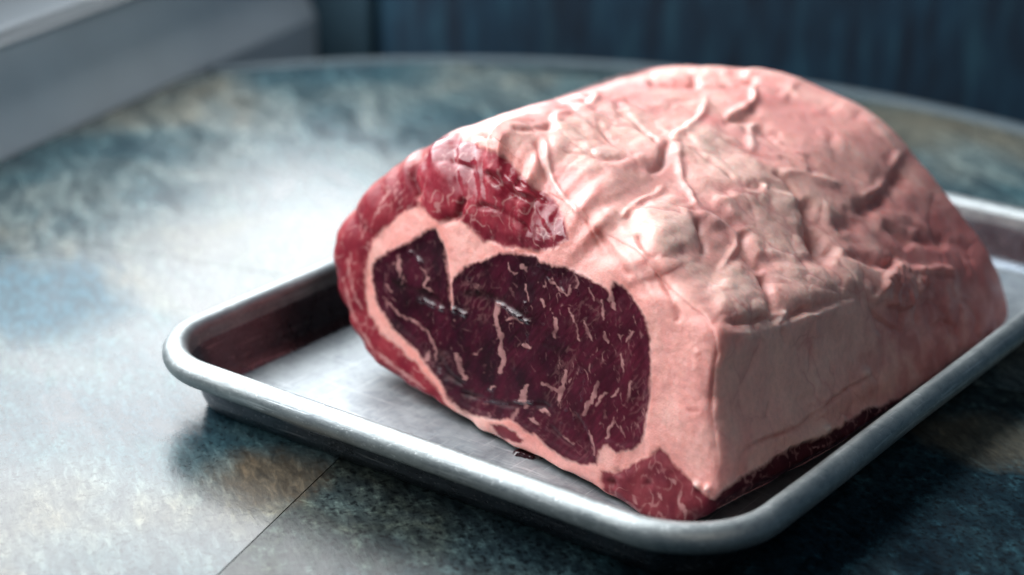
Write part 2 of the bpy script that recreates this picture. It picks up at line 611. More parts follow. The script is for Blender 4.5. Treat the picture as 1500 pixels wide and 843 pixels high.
# ------------------------------------------------------------------ the roast
# a closed loft: cut face (radial grid) -> rounded edge -> body -> rear face; the edge rounding differs around the outline
TILT = math.radians(12)
F0 = np.array([0.083, 0.0580, 0.003])
FE = np.array([0.111, -0.0214, 0.0]); FE /= np.linalg.norm(FE)
FB = np.array([-FE[1], FE[0], 0.0])
FU = UP * math.cos(TILT) + FB * math.sin(TILT)
FN = np.cross(FE, FU)


def fpx(u, v): return at_plane(np.array([u]), np.array([v]), F0, FN)[0]
def fuv(u, v): return F0 + FE * u + FU * v


ZF = 0.0030          # the tray floor under the meat
# (front point, rear (x, z), edge softness in m)
KEYS = [
    (fpx(585, 566), (0.048, 0.000), 0.0035), (fpx(530, 526), (0.030, 0.010), 0.005), (fpx(497, 460), (0.019, 0.028), 0.007),
    (fpx(477, 392), (0.014, 0.043), 0.009), (fpx(484, 332), (0.017, 0.056), 0.010), (fpx(514, 290), (0.025, 0.066), 0.011),
    (fpx(566, 246), (0.039, 0.074), 0.012), (fpx(632, 209), (0.056, 0.0785), 0.013), (fpx(700, 190), (0.076, 0.0820), 0.014),
    (fuv(0.030, 0.0905), (0.100, 0.0845), 0.013), (fuv(0.055, 0.0840), (0.124, 0.0830), 0.012), (fuv(0.080, 0.0765), (0.1515, 0.0755), 0.010),
    (fuv(0.100, 0.0685), (0.178, 0.0555), 0.007), (fuv(0.1135, 0.0635), (0.197, 0.0390), 0.0045), (fuv(0.1190, 0.056), (0.2055, 0.0300), 0.0048),
    (fpx(1048, 590), (0.212, 0.020), 0.0046), (fpx(1054, 680), (0.215, 0.011), 0.0042), (fpx(1050, 722), (0.214, 0.005), 0.004),
    (fpx(1034, 752), (0.204, 0.001), 0.0045), (fpx(990, 780), (0.192, 0.000), 0.004), (fpx(935, 760), (0.17, 0.000), 0.0035),
    (fpx(880, 730), (0.15, 0.000), 0.003), (fpx(800, 687), (0.12, 0.000), 0.003), (fpx(720, 652), (0.095, 0.000), 0.003),
    (fpx(650, 605), (0.07, 0.000), 0.003)]
KF = np.array([k[0] for k in KEYS]); KF[:, 2] = np.maximum(KF[:, 2], 0.0)
KB = np.array([k[1] for k in KEYS]); KS = np.array([k[2] for k in KEYS])
# samples around the outline: the top and the cut side dense, the underside thin
DENS = np.array([20, 28, 32, 32, 32, 34, 40, 46, 54, 60, 62, 58, 50, 40, 48, 52, 38, 28, 24, 24, 24, 24, 24, 22, 20])
DENS = (DENS * 0.92).astype(int)


def closed_spline(V, dens):
    n = len(V); out = []
    for k in range(n):
        a, b, c, d = V[(k - 1) % n], V[k], V[(k + 1) % n], V[(k + 2) % n]
        for t in np.arange(dens[k]) / dens[k]:
            out.append(0.5 * (2 * b + (c - a) * t + (2 * a - 5 * b + 4 * c - d) * t * t + (3 * b - a - 3 * c + d) * t ** 3))
    return np.array(out)


CF = closed_spline(KF, DENS)
CB = closed_spline(KB, DENS)
SG = closed_spline(KS[:, None], DENS)[:, 0]
NT_ = len(CF)
q_ = fbm(CF, 55, 3, 5.5)
SG = SG * np.clip(1 + 1.1 * fbm(CF, 70, 2, 8.1), 0.5, 1.8)
cc = CF.mean(0)
rd = CF - cc; rd /= np.linalg.norm(rd, axis=1)[:, None]
CF = CF + rd * (0.0026 * q_ * (CF[:, 2] > 0.004) * (CF[:, 0] > 0.1))[:, None]
FC = fpx(752, 480)                               # centre of the face
YB = 0.236
NFR, NBD, NRR = 258, 345, 18
# coarse generatrix per angle, corner smoothed by repeated averaging of arc-length samples
HS = 0.0006
tF = np.linspace(0, 1, 150)
lenB = 0.235
tB = np.linspace(0, 1, 300)[1:]
gen = np.zeros((NT_, 150 + 299, 3))
gen[:, :150] = FC + tF[None, :, None] ** 0.9 * (CF - FC)[:, None, :]
rear = np.stack([CB[:, 0], np.full(NT_, YB), CB[:, 1]], -1)
# the rear edge bows forward where the photograph shows the back sloping away
rear[:, 1] += 0.003 * np.sin(np.clip((CB[:, 0] - 0.02) / 0.19, 0, 1) * math.pi)
mid_b = np.sin(tB * math.pi)[None, :, None]
out_dir = np.zeros((NT_, 3)); cen = CF.mean(0)
out_dir[:, 0] = (CF - cen)[:, 0]; out_dir[:, 2] = (CF - cen)[:, 2]
out_dir /= np.linalg.norm(out_dir, axis=1)[:, None]
bulge = 0.0015 * np.clip(out_dir[:, 2], -0.2, 1)[:, None, None]
gen[:, 150:] = CF[:, None, :] + tB[None, :, None] * (rear - CF)[:, None, :] + mid_b * out_dir[:, None, :] * bulge
kq = np.repeat(np.arange(len(DENS)), DENS) + np.concatenate([np.arange(d) / d for d in DENS])
lowb = np.exp(-((kq - 17.9) / 0.9) ** 2)
gen[:, 150:, 0] += 0.0085 * lowb[:, None] * np.sin(tB ** 0.85 * math.pi)[None, :]
# arc length
seg = np.linalg.norm(np.diff(gen, axis=1), axis=2)
arc = np.concatenate([np.zeros((NT_, 1)), np.cumsum(seg, 1)], 1)
V = np.zeros((NT_, NFR + NBD, 3))
for k in range(NT_):
    L = arc[k, -1]; n = int(L / HS) + 1
    s = np.linspace(0, L, n)
    g = np.stack([np.interp(s, arc[k], gen[k, :, c]) for c in range(3)], -1)
    sg = SG[k] / (L / (n - 1))
    r = int(3 * sg) + 1
    ker = np.exp(-0.5 * (np.arange(-r, r + 1) / sg) ** 2); ker /= ker.sum()
    pad0 = 2 * g[0] - g[1:r + 1][::-1]; pad1 = 2 * g[-1] - g[-r - 1:-1][::-1]
    gp = np.concatenate([pad0, g, pad1])
    gs = np.stack([np.convolve(gp[:, c], ker, 'valid') for c in range(3)], -1)
    # only the corner is rounded, the ends stay
    le = arc[k, 149]
    s_new = np.concatenate([le * np.linspace(0.003, 1, NFR + 1)[:-1], le + (L - le) * np.linspace(0, 1, NBD)])
    V[k] = np.stack([np.interp(s_new, s, gs[:, c]) for c in range(3)], -1)
NS = NFR + NBD
# rear rounding + rear face
rc = V[:, -1].mean(0)
rcap = np.zeros((NT_, NRR, 3))
for j in range(NRR):
    a = (j + 1) / NRR
    sh = math.cos(min(a / 0.25, 1) * math.pi / 2) if a < 0.25 else 0
    rad = 1 - 0.06 * (1 - math.sqrt(max(0, 1 - min(a / 0.25, 1) ** 2))) if a < 0.25 else 0.94 * (1 - (a - 0.25) / 0.75)
    yy = 0.012 * math.sin(min(a / 0.25, 1) * math.pi / 2)
    rcap[:, j] = rc + (V[:, -1] - rc) * max(rad, 0.004)
    rcap[:, j, 1] += yy
V = np.concatenate([V, rcap], 1)
NS += NRR
V[..., 2] = np.maximum(V[..., 2], 0) + ZF * 0 + 0.0016


def grid_normals(V):
    a = np.roll(V, -1, 0) - np.roll(V, 1, 0)
    b = np.empty_like(V)
    b[:, 1:-1] = V[:, 2:] - V[:, :-2]; b[:, 0] = V[:, 1] - V[:, 0]; b[:, -1] = V[:, -1] - V[:, -2]
    n = np.cross(a, b)
    return n / (np.linalg.norm(n, axis=2, keepdims=True) + 1e-12)


N = grid_normals(V)
if ((N[:, 20] @ FN).mean()) * (FN @ (CPOS - F0)) < 0: N = -N; FLIP = True
else: FLIP = False
P = V.reshape(-1, 3); Nn = N.reshape(-1, 3)
X, Y = to_px(P)
vd = CPOS - P; vd /= np.linalg.norm(vd, axis=1)[:, None]
facing = sstep(0.0, 0.18, (Nn * vd).sum(1))
isface = np.zeros((NT_, NS), bool); isface[:, :NFR] = True
isface = isface.ravel()
jj_ = np.repeat(np.arange(NS)[None, :], NT_, 0).ravel()
facew = sstep(NFR + 26, NFR - 14, jj_ + 60 * fbm(P, 60, 2, 12.7))

# ---- hand traced regions of the cut (photo pixels of the traced outline, carried onto the surface)
wob = np.stack([fbm(P, 160, 3, 3.0), fbm(P, 160, 3, 57.0)], 1) * 5.0
wob += (~isface)[:, None] * np.stack([fbm(P, 55, 2, 43.0), fbm(P, 55, 2, 97.0)], 1) * 9.0
hwq = np.stack([fbm(P, 520, 2, 13.0), fbm(P, 520, 2, 63.0)], 1) * 3.4
Xw, Yw = X + wob[:, 0], Y + wob[:, 1]
EYE = [(545, 388), (560, 372), (581, 361), (605, 352), (624, 341), (639, 336), (648, 358), (654, 396), (658, 422), (662, 455), (663, 430), (661, 415), (667, 403), (685, 391), (704, 382), (725, 374),
       (742, 370), (764, 374), (779, 376), (796, 385), (821, 392), (843, 398), (866, 409), (885, 423), (892, 432), (898, 412), (911, 419), (926, 438), (939, 454), (947, 475), (952, 496), (954, 530),
       (952, 565), (949, 600), (944, 632), (938, 650), (921, 661), (905, 664), (889, 652), (878, 662), (873, 680), (849, 680), (828, 672), (801, 654), (788, 643), (767, 629), (748, 615), (724, 616), (700, 612),
       (672, 600), (656, 584), (648, 566), (625, 535), (602, 507), (577, 482), (554, 449), (546, 412)]
CAP = [(602, 262), (610, 238), (628, 212), (652, 200), (680, 204), (706, 216), (738, 230), (757, 250), (775, 267), (797, 283), (818, 297), (829, 327), (833, 350), (812, 364), (789, 368), (760, 364), (736, 360),
       (709, 352), (691, 338), (677, 325), (664, 321), (643, 326), (629, 313), (614, 300), (609, 280)]
OUT = [(480, 330), (478, 390), (486, 440), (503, 478), (540, 528), (580, 560), (640, 598), (660, 602), (650, 584), (622, 548), (593, 517), (560, 490), (538, 455), (534, 405), (541, 372), (548, 350), (563, 333),
       (580, 321), (592, 308), (612, 303), (609, 280), (604, 258), (614, 238), (634, 212), (664, 196), (650, 184), (590, 222), (545, 262), (505, 300)]
LIP = [(879, 690), (897, 694), (913, 688), (932, 677), (951, 669), (966, 657), (978, 667), (994, 687), (1015, 707), (1031, 722), (1046, 736), (1060, 745), (1040, 770), (990, 780), (940, 765), (915, 742), (898, 728), (884, 718)]
UND = [(1042, 735), (1065, 716), (1097, 694), (1129, 668), (1167, 653), (1211, 636), (1276, 599), (1351, 573), (1420, 530), (1500, 480), (1500, 900), (1020, 900), (1010, 775), (1034, 752)]
SLV = [(721, 625), (735, 622), (752, 633), (768, 644), (762, 650), (745, 646), (728, 636)]
WEDGE_A = [(552, 375), (556, 350), (565, 336), (581, 324), (592, 311), (613, 304), (629, 316), (645, 325), (640, 336), (624, 341), (605, 352), (581, 361), (560, 372), (547, 386)]
WEDGE_B = [(641, 340), (652, 328), (664, 321), (677, 325), (693, 340), (709, 352), (736, 360), (752, 366), (740, 370), (725, 374), (704, 382), (685, 391), (667, 403), (661, 415), (663, 430), (662, 455), (658, 422), (654, 396), (648, 358)]
SEAM_L = [(547, 386), (537, 398), (536, 447), (558, 482), (590, 509), (619, 541), (650, 577), (672, 600), (656, 584), (648, 566), (625, 535), (602, 507), (577, 482), (554, 449), (546, 412)]


def reg(poly, soft=2.0, cond=None):
    sd = poly_sdf(poly, Xw + 0.8 * hwq[:, 0], Yw + 0.8 * hwq[:, 1])
    m = sstep(-soft, soft, sd) * (facing > 0.02)
    return (m if cond is None else m * cond), sd


nearface = (np.arange(NS)[None, :] < NFR + 95) * np.ones((NT_, 1), bool)
nearface = nearface.ravel()
m_eye, sd_eye = reg(EYE, 3.2, nearface)
m_cap, sd_cap = reg(CAP, 4.5, nearface)
m_out, sd_out = reg(OUT, 3.5, nearface)
m_lip, sd_lip = reg(LIP, 3.2, nearface)
m_und, sd_und = reg(UND, 4.0)
m_slv, sd_slv = reg(SLV, 2.0, nearface)
# the lean goes on under the roast where the camera does not look
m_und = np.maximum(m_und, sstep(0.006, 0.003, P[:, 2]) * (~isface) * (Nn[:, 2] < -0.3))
kpos = np.repeat(np.arange(len(DENS)), DENS) + np.concatenate([np.arange(d) / d for d in DENS])
kpos = np.repeat(kpos[:, None], NS, 1).ravel()
m_left = (~isface) * sstep(-0.2, 0.6, kpos) * sstep(7.4, 6.4, kpos + 0.5 * fbm(P, 40, 2, 50.0))
m_out = np.maximum(m_out, m_left * (1 - m_cap))
lean = np.clip(m_eye + m_cap + m_out + m_lip + m_und + m_slv, 0, 1)

# ---- relief
D = np.zeros(len(P), np.float64)
px = 0.00025
top = (~isface) * sstep(0.15, 0.5, Nn[:, 2])
side = (~isface) * sstep(0.1, 0.9, Nn[:, 0])
fatw = 1 - lean
# broad lumps and folds of the fat
warp = P + 0.006 * np.stack([fbm(P, 45, 2, 1.0), fbm(P, 45, 2, 20.0), fbm(P, 45, 2, 40.0)], 1)
D += fatw * (~isface) * (0.0019 * fbm(warp, 24, 2, 5.0) * (0.35 + 0.65 * top + 0.2 * side) + 0.0005 * fbm(warp, 95, 2, 9.0))
fold = ridged(warp, 42, 2, 31.0)
stretch = np.stack([warp @ np.array([0.9, -0.45, 0]), warp @ np.array([0.45, 0.9, 0]) * 3.2, warp[:, 2]], 1)
D += fatw * top * (0.00005 * fbm(warp, 210, 2, 91.0) + 0.00010 * np.abs(perlin(warp * 120 + 17)) * sstep(-0.1, 0.4, fbm(P, 35, 2, 19.0)))
D += fatw * side * (~isface) * (0.00035 * fbm(warp * np.array([1, 1.4, 0.5]), 150, 3, 15.0) + 0.0016 * fbm(warp, 42, 2, 16.0))
D += fatw * isface * (0.0009 * fbm(P, 60, 3, 4.0) + 0.00016 * fbm(P, 420, 2, 8.0))
# thin creases between the lobes of fat
def creases(Q, seed):
    c0 = np.floor(Q).astype(np.int32); f = Q - c0
    f1 = np.full(len(Q), 9.0, np.float32); f2 = f1.copy()
    for dx in (-1, 0, 1):
        for dy in (-1, 0, 1):
            for dz in (-1, 0, 1):
                h = _perm[_perm[_perm[(c0[:, 0] + dx + seed) & 255] + ((c0[:, 1] + dy) & 255)] + ((c0[:, 2] + dz) & 255)]
                o = _g[h] * 0.5 + 0.5
                d = np.sqrt((dx + o[:, 0] - f[:, 0]) ** 2 + (dy + o[:, 1] - f[:, 1]) ** 2 + (dz + o[:, 2] - f[:, 2]) ** 2)
                lo_ = d < f1
                f2 = np.where(lo_, f1, np.minimum(f2, d)); f1 = np.where(lo_, d, f1)
    return f2 - f1


wsel = np.nonzero((fatw > 0.05) & (~isface) & (facing > 0.02))[0]
wq = warp[wsel] + 0.0035 * np.stack([fbm(P[wsel], 130, 2, 61.0), fbm(P[wsel], 130, 2, 71.0), fbm(P[wsel], 130, 2, 81.0)], 1)
wq = np.stack([wq @ np.array([0.9, -0.45, 0]) * 0.8, wq @ np.array([0.45, 0.9, 0]) * 1.35, wq[:, 2]], 1)
cr1 = creases(wq * 62, 3); cr2 = creases(wq * 150, 40)
mk1 = sstep(-0.25, 0.25, fbm(P[wsel], 40, 2, 21.0)); mk2 = sstep(0.0, 0.4, fbm(P[wsel], 60, 2, 27.0))
crease = np.zeros(len(P))
crease[wsel] = np.clip(np.exp(-cr1 / 0.035) * mk1 + 0.3 * np.exp(-cr2 / 0.05) * mk2, 0, 1) * fatw[wsel]
D[wsel] += fatw[wsel] * (0.0006 * mk1 * sstep(0, 0.45, cr1) + 0.00012 * mk2 * sstep(0, 0.4, cr2)) * (0.8 + 0.2 * top[wsel])
D -= 0.00035 * crease * (0.4 + 0.6 * top)
# lean surface: slightly sunk, fibrous
fib = np.stack([P @ (FE * 0.55 + FU * 0.83), P @ (FE * 0.83 - FU * 0.55) * 2.6, P @ FB], 1)
D += m_eye * (-0.0006 * sstep(0, 14, sd_eye) + 0.0007 * fbm(P, 60, 2, 12.0) + 0.00009 * fbm(fib, 260, 2, 6.0))
steps = np.stack([P @ (FE * 0.75 - FU * 0.55), P @ (FE * 0.6 + FU * 0.8) * 1.9, P @ FB], 1)
fs_ = fbm(steps, 70, 3, 18.0)
D += m_cap * (0.0009 * (fs_ + 0.5 * np.floor(fs_ * 5) / 5) + 0.00006 * fbm(P, 300, 2, 2.0) + 0.0010 * sstep(0, 20, sd_cap))
D += m_out * (0.0008 * fbm(P, 70, 3, 22.0) + 0.00018 * fbm(P, 300, 2, 25.0) + 0.0005 * sstep(0, 15, sd_out))
D += m_lip * (0.0010 * fbm(P, 80, 3, 29.0) + 0.0002 * fbm(P, 350, 2, 27.0) + 0.0008 * sstep(0, 15, sd_lip))
D += m_und * 0.0012 * fbm(P * np.array([1, 0.4, 1]), 90, 3, 35.0)

red = np.zeros(len(P)); white = np.zeros(len(P)); dark = np.zeros(len(P)); vein = np.zeros(len(P)); wet = np.zeros(len(P))
Xv, Yv = X + 0.45 * wob[:, 0], Y + 0.45 * wob[:, 1]


nzA = fbm(P, 75, 3, 101.0); nzB = fbm(P, 75, 3, 151.0)
GAIN_R, GAIN_G = 0.88, 1.05
cream = np.zeros(len(P))


def ridge(pts, w, h, redness=0.0, whiteness=0.0, step=0.0, ends=0.12):
    i, d, s, t = line_dist(pts, Xv, Yv, w * 3.2)
    en = sstep(0, ends, t) * sstep(0, ends, 1 - t)
    g = np.exp(-(d / (w * (1 + 0.7 * nzA[i]))) ** 2) * en * facing[i] * np.clip(0.85 + 1.3 * nzB[i], 0.15, 1.6)
    h *= GAIN_R if pts[0][0] > 800 else 1.0
    D[i] += h * g
    if step: D[i] += step * np.where(s > 0, np.exp(-(d / (w * 1.6)) ** 2), -0.4 * np.exp(-(d / (w * 1.6)) ** 2)) * en * facing[i]
    red[i] = np.maximum(red[i], redness * g); white[i] = np.maximum(white[i], whiteness * g)


def groove(pts, w, h, shade_amt=0.3, redness=0.0, ends=0.15):
    if pts[0][0] > 690 and max(p[1] for p in pts) < 480 and pts[0][0] > 800: w, h = w * 1.25, h * GAIN_G
    i, d, s, t = line_dist(pts, Xv, Yv, w * 3)
    en = sstep(0, ends, t) * sstep(0, ends, 1 - t)
    g = np.exp(-(d / (w * (1 + 0.8 * nzB[i]))) ** 2) * en * facing[i] * np.clip(0.85 + 1.4 * nzA[i], 0.1, 1.7)
    D[i] -= h * g
    red[i] = np.maximum(red[i], redness * g); dark[i] = np.maximum(dark[i], shade_amt * g)  # the groove's shade is painted into the colour too


def plate(poly, h, edge=5):
    sd = poly_sdf(poly, Xw, Yw)
    edge *= 1.7
    cream[:] = np.maximum(cream, sstep(-edge, edge * 2, sd) * facing * (~isface))
    D[:] += 0.75 * h * sstep(-edge, edge, sd) * facing * (~isface)


hw = hwq
Xm, Ym = Xv + 0.5 * wob[:, 1] + hw[:, 0], Yv + hw[:, 1]
brk = fbm(P, 380, 2, 83.0)
nzA2 = fbm(P, 210, 2, 131.0)
FI = np.nonzero(nearface & (facing > 0.02))[0]
Xmf, Ymf = Xm[FI], Ym[FI]


def marb(pts, w, a=0.9):
    i, d, s, t = line_dist(pts, Xmf, Ymf, w * 2.5 + 2)
    i = FI[i]
    wl = w * 0.66 * (1 + 1.3 * brk[i]) * (0.35 + 0.65 * np.sin(np.clip(t, 0.06, 0.94) * math.pi) ** 0.6)
    vein[i] = np.maximum(vein[i], a * sstep(wl * 0.62 + 1.3, wl * 0.62 - 0.9, d) * facing[i] * np.clip(0.8 + 1.2 * nzA2[i], 0.1, 1.0))


# veins, cords and folds of the fat cap
ridge([(1034, 138), (1032, 162), (1020, 178), (1004, 194), (991, 200), (978, 214)], 5, 0.0017, 0.25, 0.35)
ridge([(991, 200), (993, 222), (994, 240), (1001, 266), (1014, 286), (1028, 305), (1057, 324), (1075, 339), (1083, 351), (1073, 369), (1059, 389), (1046, 402)], 5, 0.0018, 0.2, 0.4)
ridge([(976, 270), (953, 287), (930, 300), (915, 312), (914, 322)], 4.5, 0.0016, 0.35, 0.2)
ridge([(1103, 124), (1105, 142), (1099, 155), (1080, 164), (1058, 170)], 5, 0.0022, 0.2, 0.1)
groove([(1110, 150), (1098, 167), (1078, 173), (1056, 176)], 7, 0.0012, 0.45, 0.4)
ridge([(1258, 158), (1287, 190), (1311, 214), (1320, 224), (1309, 240), (1298, 266), (1272, 287), (1246, 300)], 5.5, 0.0019, 0.35, 0.25)
groove([(1330, 235), (1319, 250), (1306, 276), (1278, 300), (1250, 312), (1240, 330), (1234, 350), (1228, 368)], 13, 0.0024, 0.7, 0.6)
groove([(1172, 292), (1182, 318), (1190, 345), (1204, 366), (1228, 372)], 10, 0.0046, 0.8, 0.5)
groove([(1228, 372), (1258, 380), (1284, 389), (1303, 386), (1321, 374)], 6, 0.0022, 0.5, 0.35)
groove([(983, 205), (974, 222), (970, 238), (960, 248), (946, 252)], 5, 0.0022, 0.5, 0.2)
groove([(902, 166), (925, 180), (948, 198), (962, 214)], 3, 0.0010, 0.2, 0.2)
groove([(872, 176), (886, 200), (903, 214)], 3, 0.0007, 0.15, 0.2)
groove([(838, 190), (862, 205), (880, 208), (900, 218)], 2.5, 0.0006, 0.1, 0.25)
groove([(818, 222), (850, 232), (884, 238), (920, 234)], 2.5, 0.0007, 0.1, 0.25)
groove([(1004, 216), (1030, 236), (1056, 252), (1076, 274)], 2.5, 0.0008, 0.15, 0.25)
groove([(1046, 200), (1066, 214), (1096, 226), (1120, 230), (1146, 240)], 3, 0.0009, 0.2, 0.3)
groove([(1108, 184), (1128, 196), (1146, 200)], 5, 0.0010, 0.2, 0.1)
ridge([(1104, 176), (1100, 192), (1102, 206), (1100, 224)], 5, 0.0012, 0.0, 0.8)
groove([(1140, 228), (1160, 240), (1178, 256), (1192, 252)], 4, 0.0012, 0.2, 0.7)
groove([(1128, 252), (1150, 262), (1160, 276), (1186, 312)], 3, 0.0014, 0.4, 0.3)
ridge([(1140, 256), (1166, 252), (1196, 262), (1232, 276)], 5, 0.0011, 0.1, 0.2)
plate([(816, 182), (860, 160), (900, 157), (929, 175), (953, 197), (967, 218), (964, 234), (929, 239), (908, 250), (860, 261), (815, 250), (804, 215)], 0.0013)
plate([(1050, 289), (1081, 283), (1127, 281), (1164, 288), (1181, 315), (1186, 345), (1198, 372), (1160, 384), (1110, 374), (1092, 348), (1070, 322)], 0.0020, 3.5)
plate([(925, 310), (955, 294), (985, 290), (1012, 304), (1020, 330), (1018, 360), (990, 372), (958, 356), (938, 334)], 0.0024, 8)
plate([(1062, 392), (1080, 386), (1104, 410), (1118, 440), (1124, 462), (1090, 468), (1056, 460), (1046, 428)], 0.0024, 8)
plate([(1010, 205), (1040, 190), (1076, 206), (1110, 236), (1124, 262), (1090, 276), (1050, 276), (1016, 262), (1002, 236)], 0.0012, 6)
plate([(1210, 350), (1240, 376), (1290, 392), (1310, 420), (1270, 436), (1236, 424), (1216, 392)], 0.0022, 6)
plate([(1120, 396), (1160, 386), (1200, 392), (1216, 418), (1190, 446), (1150, 452), (1126, 430)], 0.0014, 7)
groove([(1024, 318), (1026, 340), (1032, 362), (1030, 376)], 4, 0.0020, 0.4, 0.3)
groove([(1090, 338), (1090, 360), (1100, 384), (1120, 396)], 5, 0.0022, 0.4, 0.2)
groove([(1110, 398), (1124, 424), (1132, 452), (1140, 474)], 4.5, 0.0020, 0.4, 0.2)
groove([(934, 346), (950, 366), (966, 380)], 4, 0.0014, 0.2, 0.4)
groove([(958, 384), (972, 412), (984, 440), (992, 462), (990, 476)], 4, 0.0012, 0.15, 0.8)
groove([(870, 330), (890, 358), (908, 388), (926, 408)], 4, 0.0007, 0.1, 0.9)
groove([(856, 318), (874, 352), (888, 382)], 2.5, 0.0005, 0.05, 0.6)
ridge([(862, 306), (884, 330), (904, 362), (930, 392), (950, 420), (966, 448)], 6, 0.0007, 0.15, 0.35)
ridge([(880, 300), (906, 326), (926, 356), (950, 384)], 5, 0.0005, 0.1, 0.3)
groove([(786, 196), (790, 226), (800, 256), (816, 280)], 3.5, 0.0014, 0.2, 0.4)
ridge([(797, 200), (800, 232), (808, 262), (828, 290), (852, 318)], 4, 0.0011, 0.0, 0.9)
groove([(748, 186), (774, 188), (804, 184), (808, 174)], 3.5, 0.0018, 0.3, 0.5)
ridge([(806, 176), (832, 164), (858, 156), (880, 140)], 6, 0.0014, 0.2, 0.1)
groove([(690, 182), (694, 196), (712, 198), (726, 204)], 2.5, 0.0008, 0.0, 1.0)
groove([(944, 116), (972, 118), (1000, 122), (1030, 124)], 6, 0.0022, 0.3, 1.0)
groove([(1000, 126), (1040, 124), (1080, 128), (1112, 122)], 5, 0.0018, 0.2, 0.5)
ridge([(950, 112), (985, 106), (1030, 104), (1075, 106)], 9, 0.0026, 0.0, 0.1)
ridge([(1085, 108), (1120, 108), (1150, 114), (1172, 126)], 9, 0.0024, 0.3, 0.1)
# shoulder between top and right side: torn, crumbly edge
ridge([(1060, 492), (1100, 490), (1143, 478), (1192, 464), (1226, 450), (1262, 442)], 6, 0.0014, 0.0, 0.5)
groove([(1052, 476), (1096, 472), (1130, 462), (1144, 470)], 4, 0.0013, 0.25, 0.5)
groove([(1148, 466), (1188, 452), (1220, 440), (1252, 438)], 4, 0.0013, 0.3, 0.6)
groove([(1142, 470), (1146, 486), (1148, 508)], 2.5, 0.0012, 0.4, 0.3)
groove([(1272, 446), (1284, 465), (1303, 480), (1326, 486), (1340, 474), (1338, 450)], 3, 0.0013, 0.45, 0.4)
groove([(1318, 452), (1316, 470), (1318, 482)], 2.5, 0.0009, 0.3, 0.3)
groove([(1345, 450), (1362, 440), (1378, 452), (1386, 474), (1390, 498)], 3, 0.0011, 0.35, 0.2)
groove([(1360, 486), (1378, 470), (1396, 482), (1400, 502)], 3, 0.0010, 0.35, 0.2)
groove([(1400, 436), (1420, 448), (1430, 470), (1424, 490)], 3, 0.0010, 0.35, 0.2)
groove([(1350, 404), (1374, 402), (1398, 406)], 4, 0.0016, 0.4, 0.6)
ridge([(1340, 398), (1370, 394), (1400, 402)], 5, 0.0014, 0.3, 0.1)
groove([(1340, 340), (1362, 352), (1392, 356)], 8, 0.0016, 0.35, 0.3)
groove([(1290, 330), (1318, 344), (1336, 362)], 7, 0.0016, 0.3, 0.3)
# lower crack and small marks of the side
groove([(1283, 546), (1262, 560), (1239, 572), (1202, 598), (1176, 618), (1150, 632), (1104, 650), (1071, 680)], 3, 0.0009, 0.35, 0.6)
groove([(1127, 585), (1124, 600), (1120, 614)], 2, 0.0005, 0.35, 0.3)
groove([(1186, 500), (1184, 530), (1180, 552)], 3, 0.0004, 0.12, 0.2)
groove([(1240, 490), (1236, 520), (1228, 548)], 3, 0.0004, 0.12, 0.2)
groove([(1060, 500), (1048, 530), (1044, 570), (1042, 620)], 5, 0.0006, 0.05, 0.75)
ridge([(1020, 510), (1022, 545), (1024, 590)], 6, 0.0006, 0.3, 0.1)
groove([(1004, 600), (1018, 604), (1024, 600)], 2, 0.0005, 0.0, 0.8)
# crumbly lump of red and white fat on the shoulder
i = np.nonzero((X > 1255) & (X < 1370) & (Y > 370) & (Y < 470))[0]
lump = poly_sdf([(1272, 440), (1286, 414), (1300, 394), (1318, 378), (1330, 392), (1352, 394), (1362, 412), (1346, 432), (1330, 450), (1300, 452)], Xw[i], Yw[i])
lm = sstep(-4, 6, lump) * facing[i]
D[i] += lm * (0.0016 + 0.0016 * np.abs(perlin(P[i] * 260)) + 0.0006 * perlin(P[i] * 620))
red[i] = np.maximum(red[i], lm * sstep(-0.1, 0.5, perlin(P[i] * 150 + 3)) * 0.8)
for (cx, cy, r, h) in ((1118, 278, 4.2, 0.0022), (1142, 466, 7, 0.0012), (1136, 460, 5, 0.0010), (1150, 460, 5, 0.0012), (1021, 712, 6, 0.0012), (1037, 716, 4.5, 0.0018), (1206, 630, 5, 0.001), (1268, 545, 7, 0.0012)):
    g = np.exp(-((X - cx) ** 2 + (Y - cy) ** 2) / r ** 2) * facing
    D += h * g; white = np.maximum(white, g * 0.9)

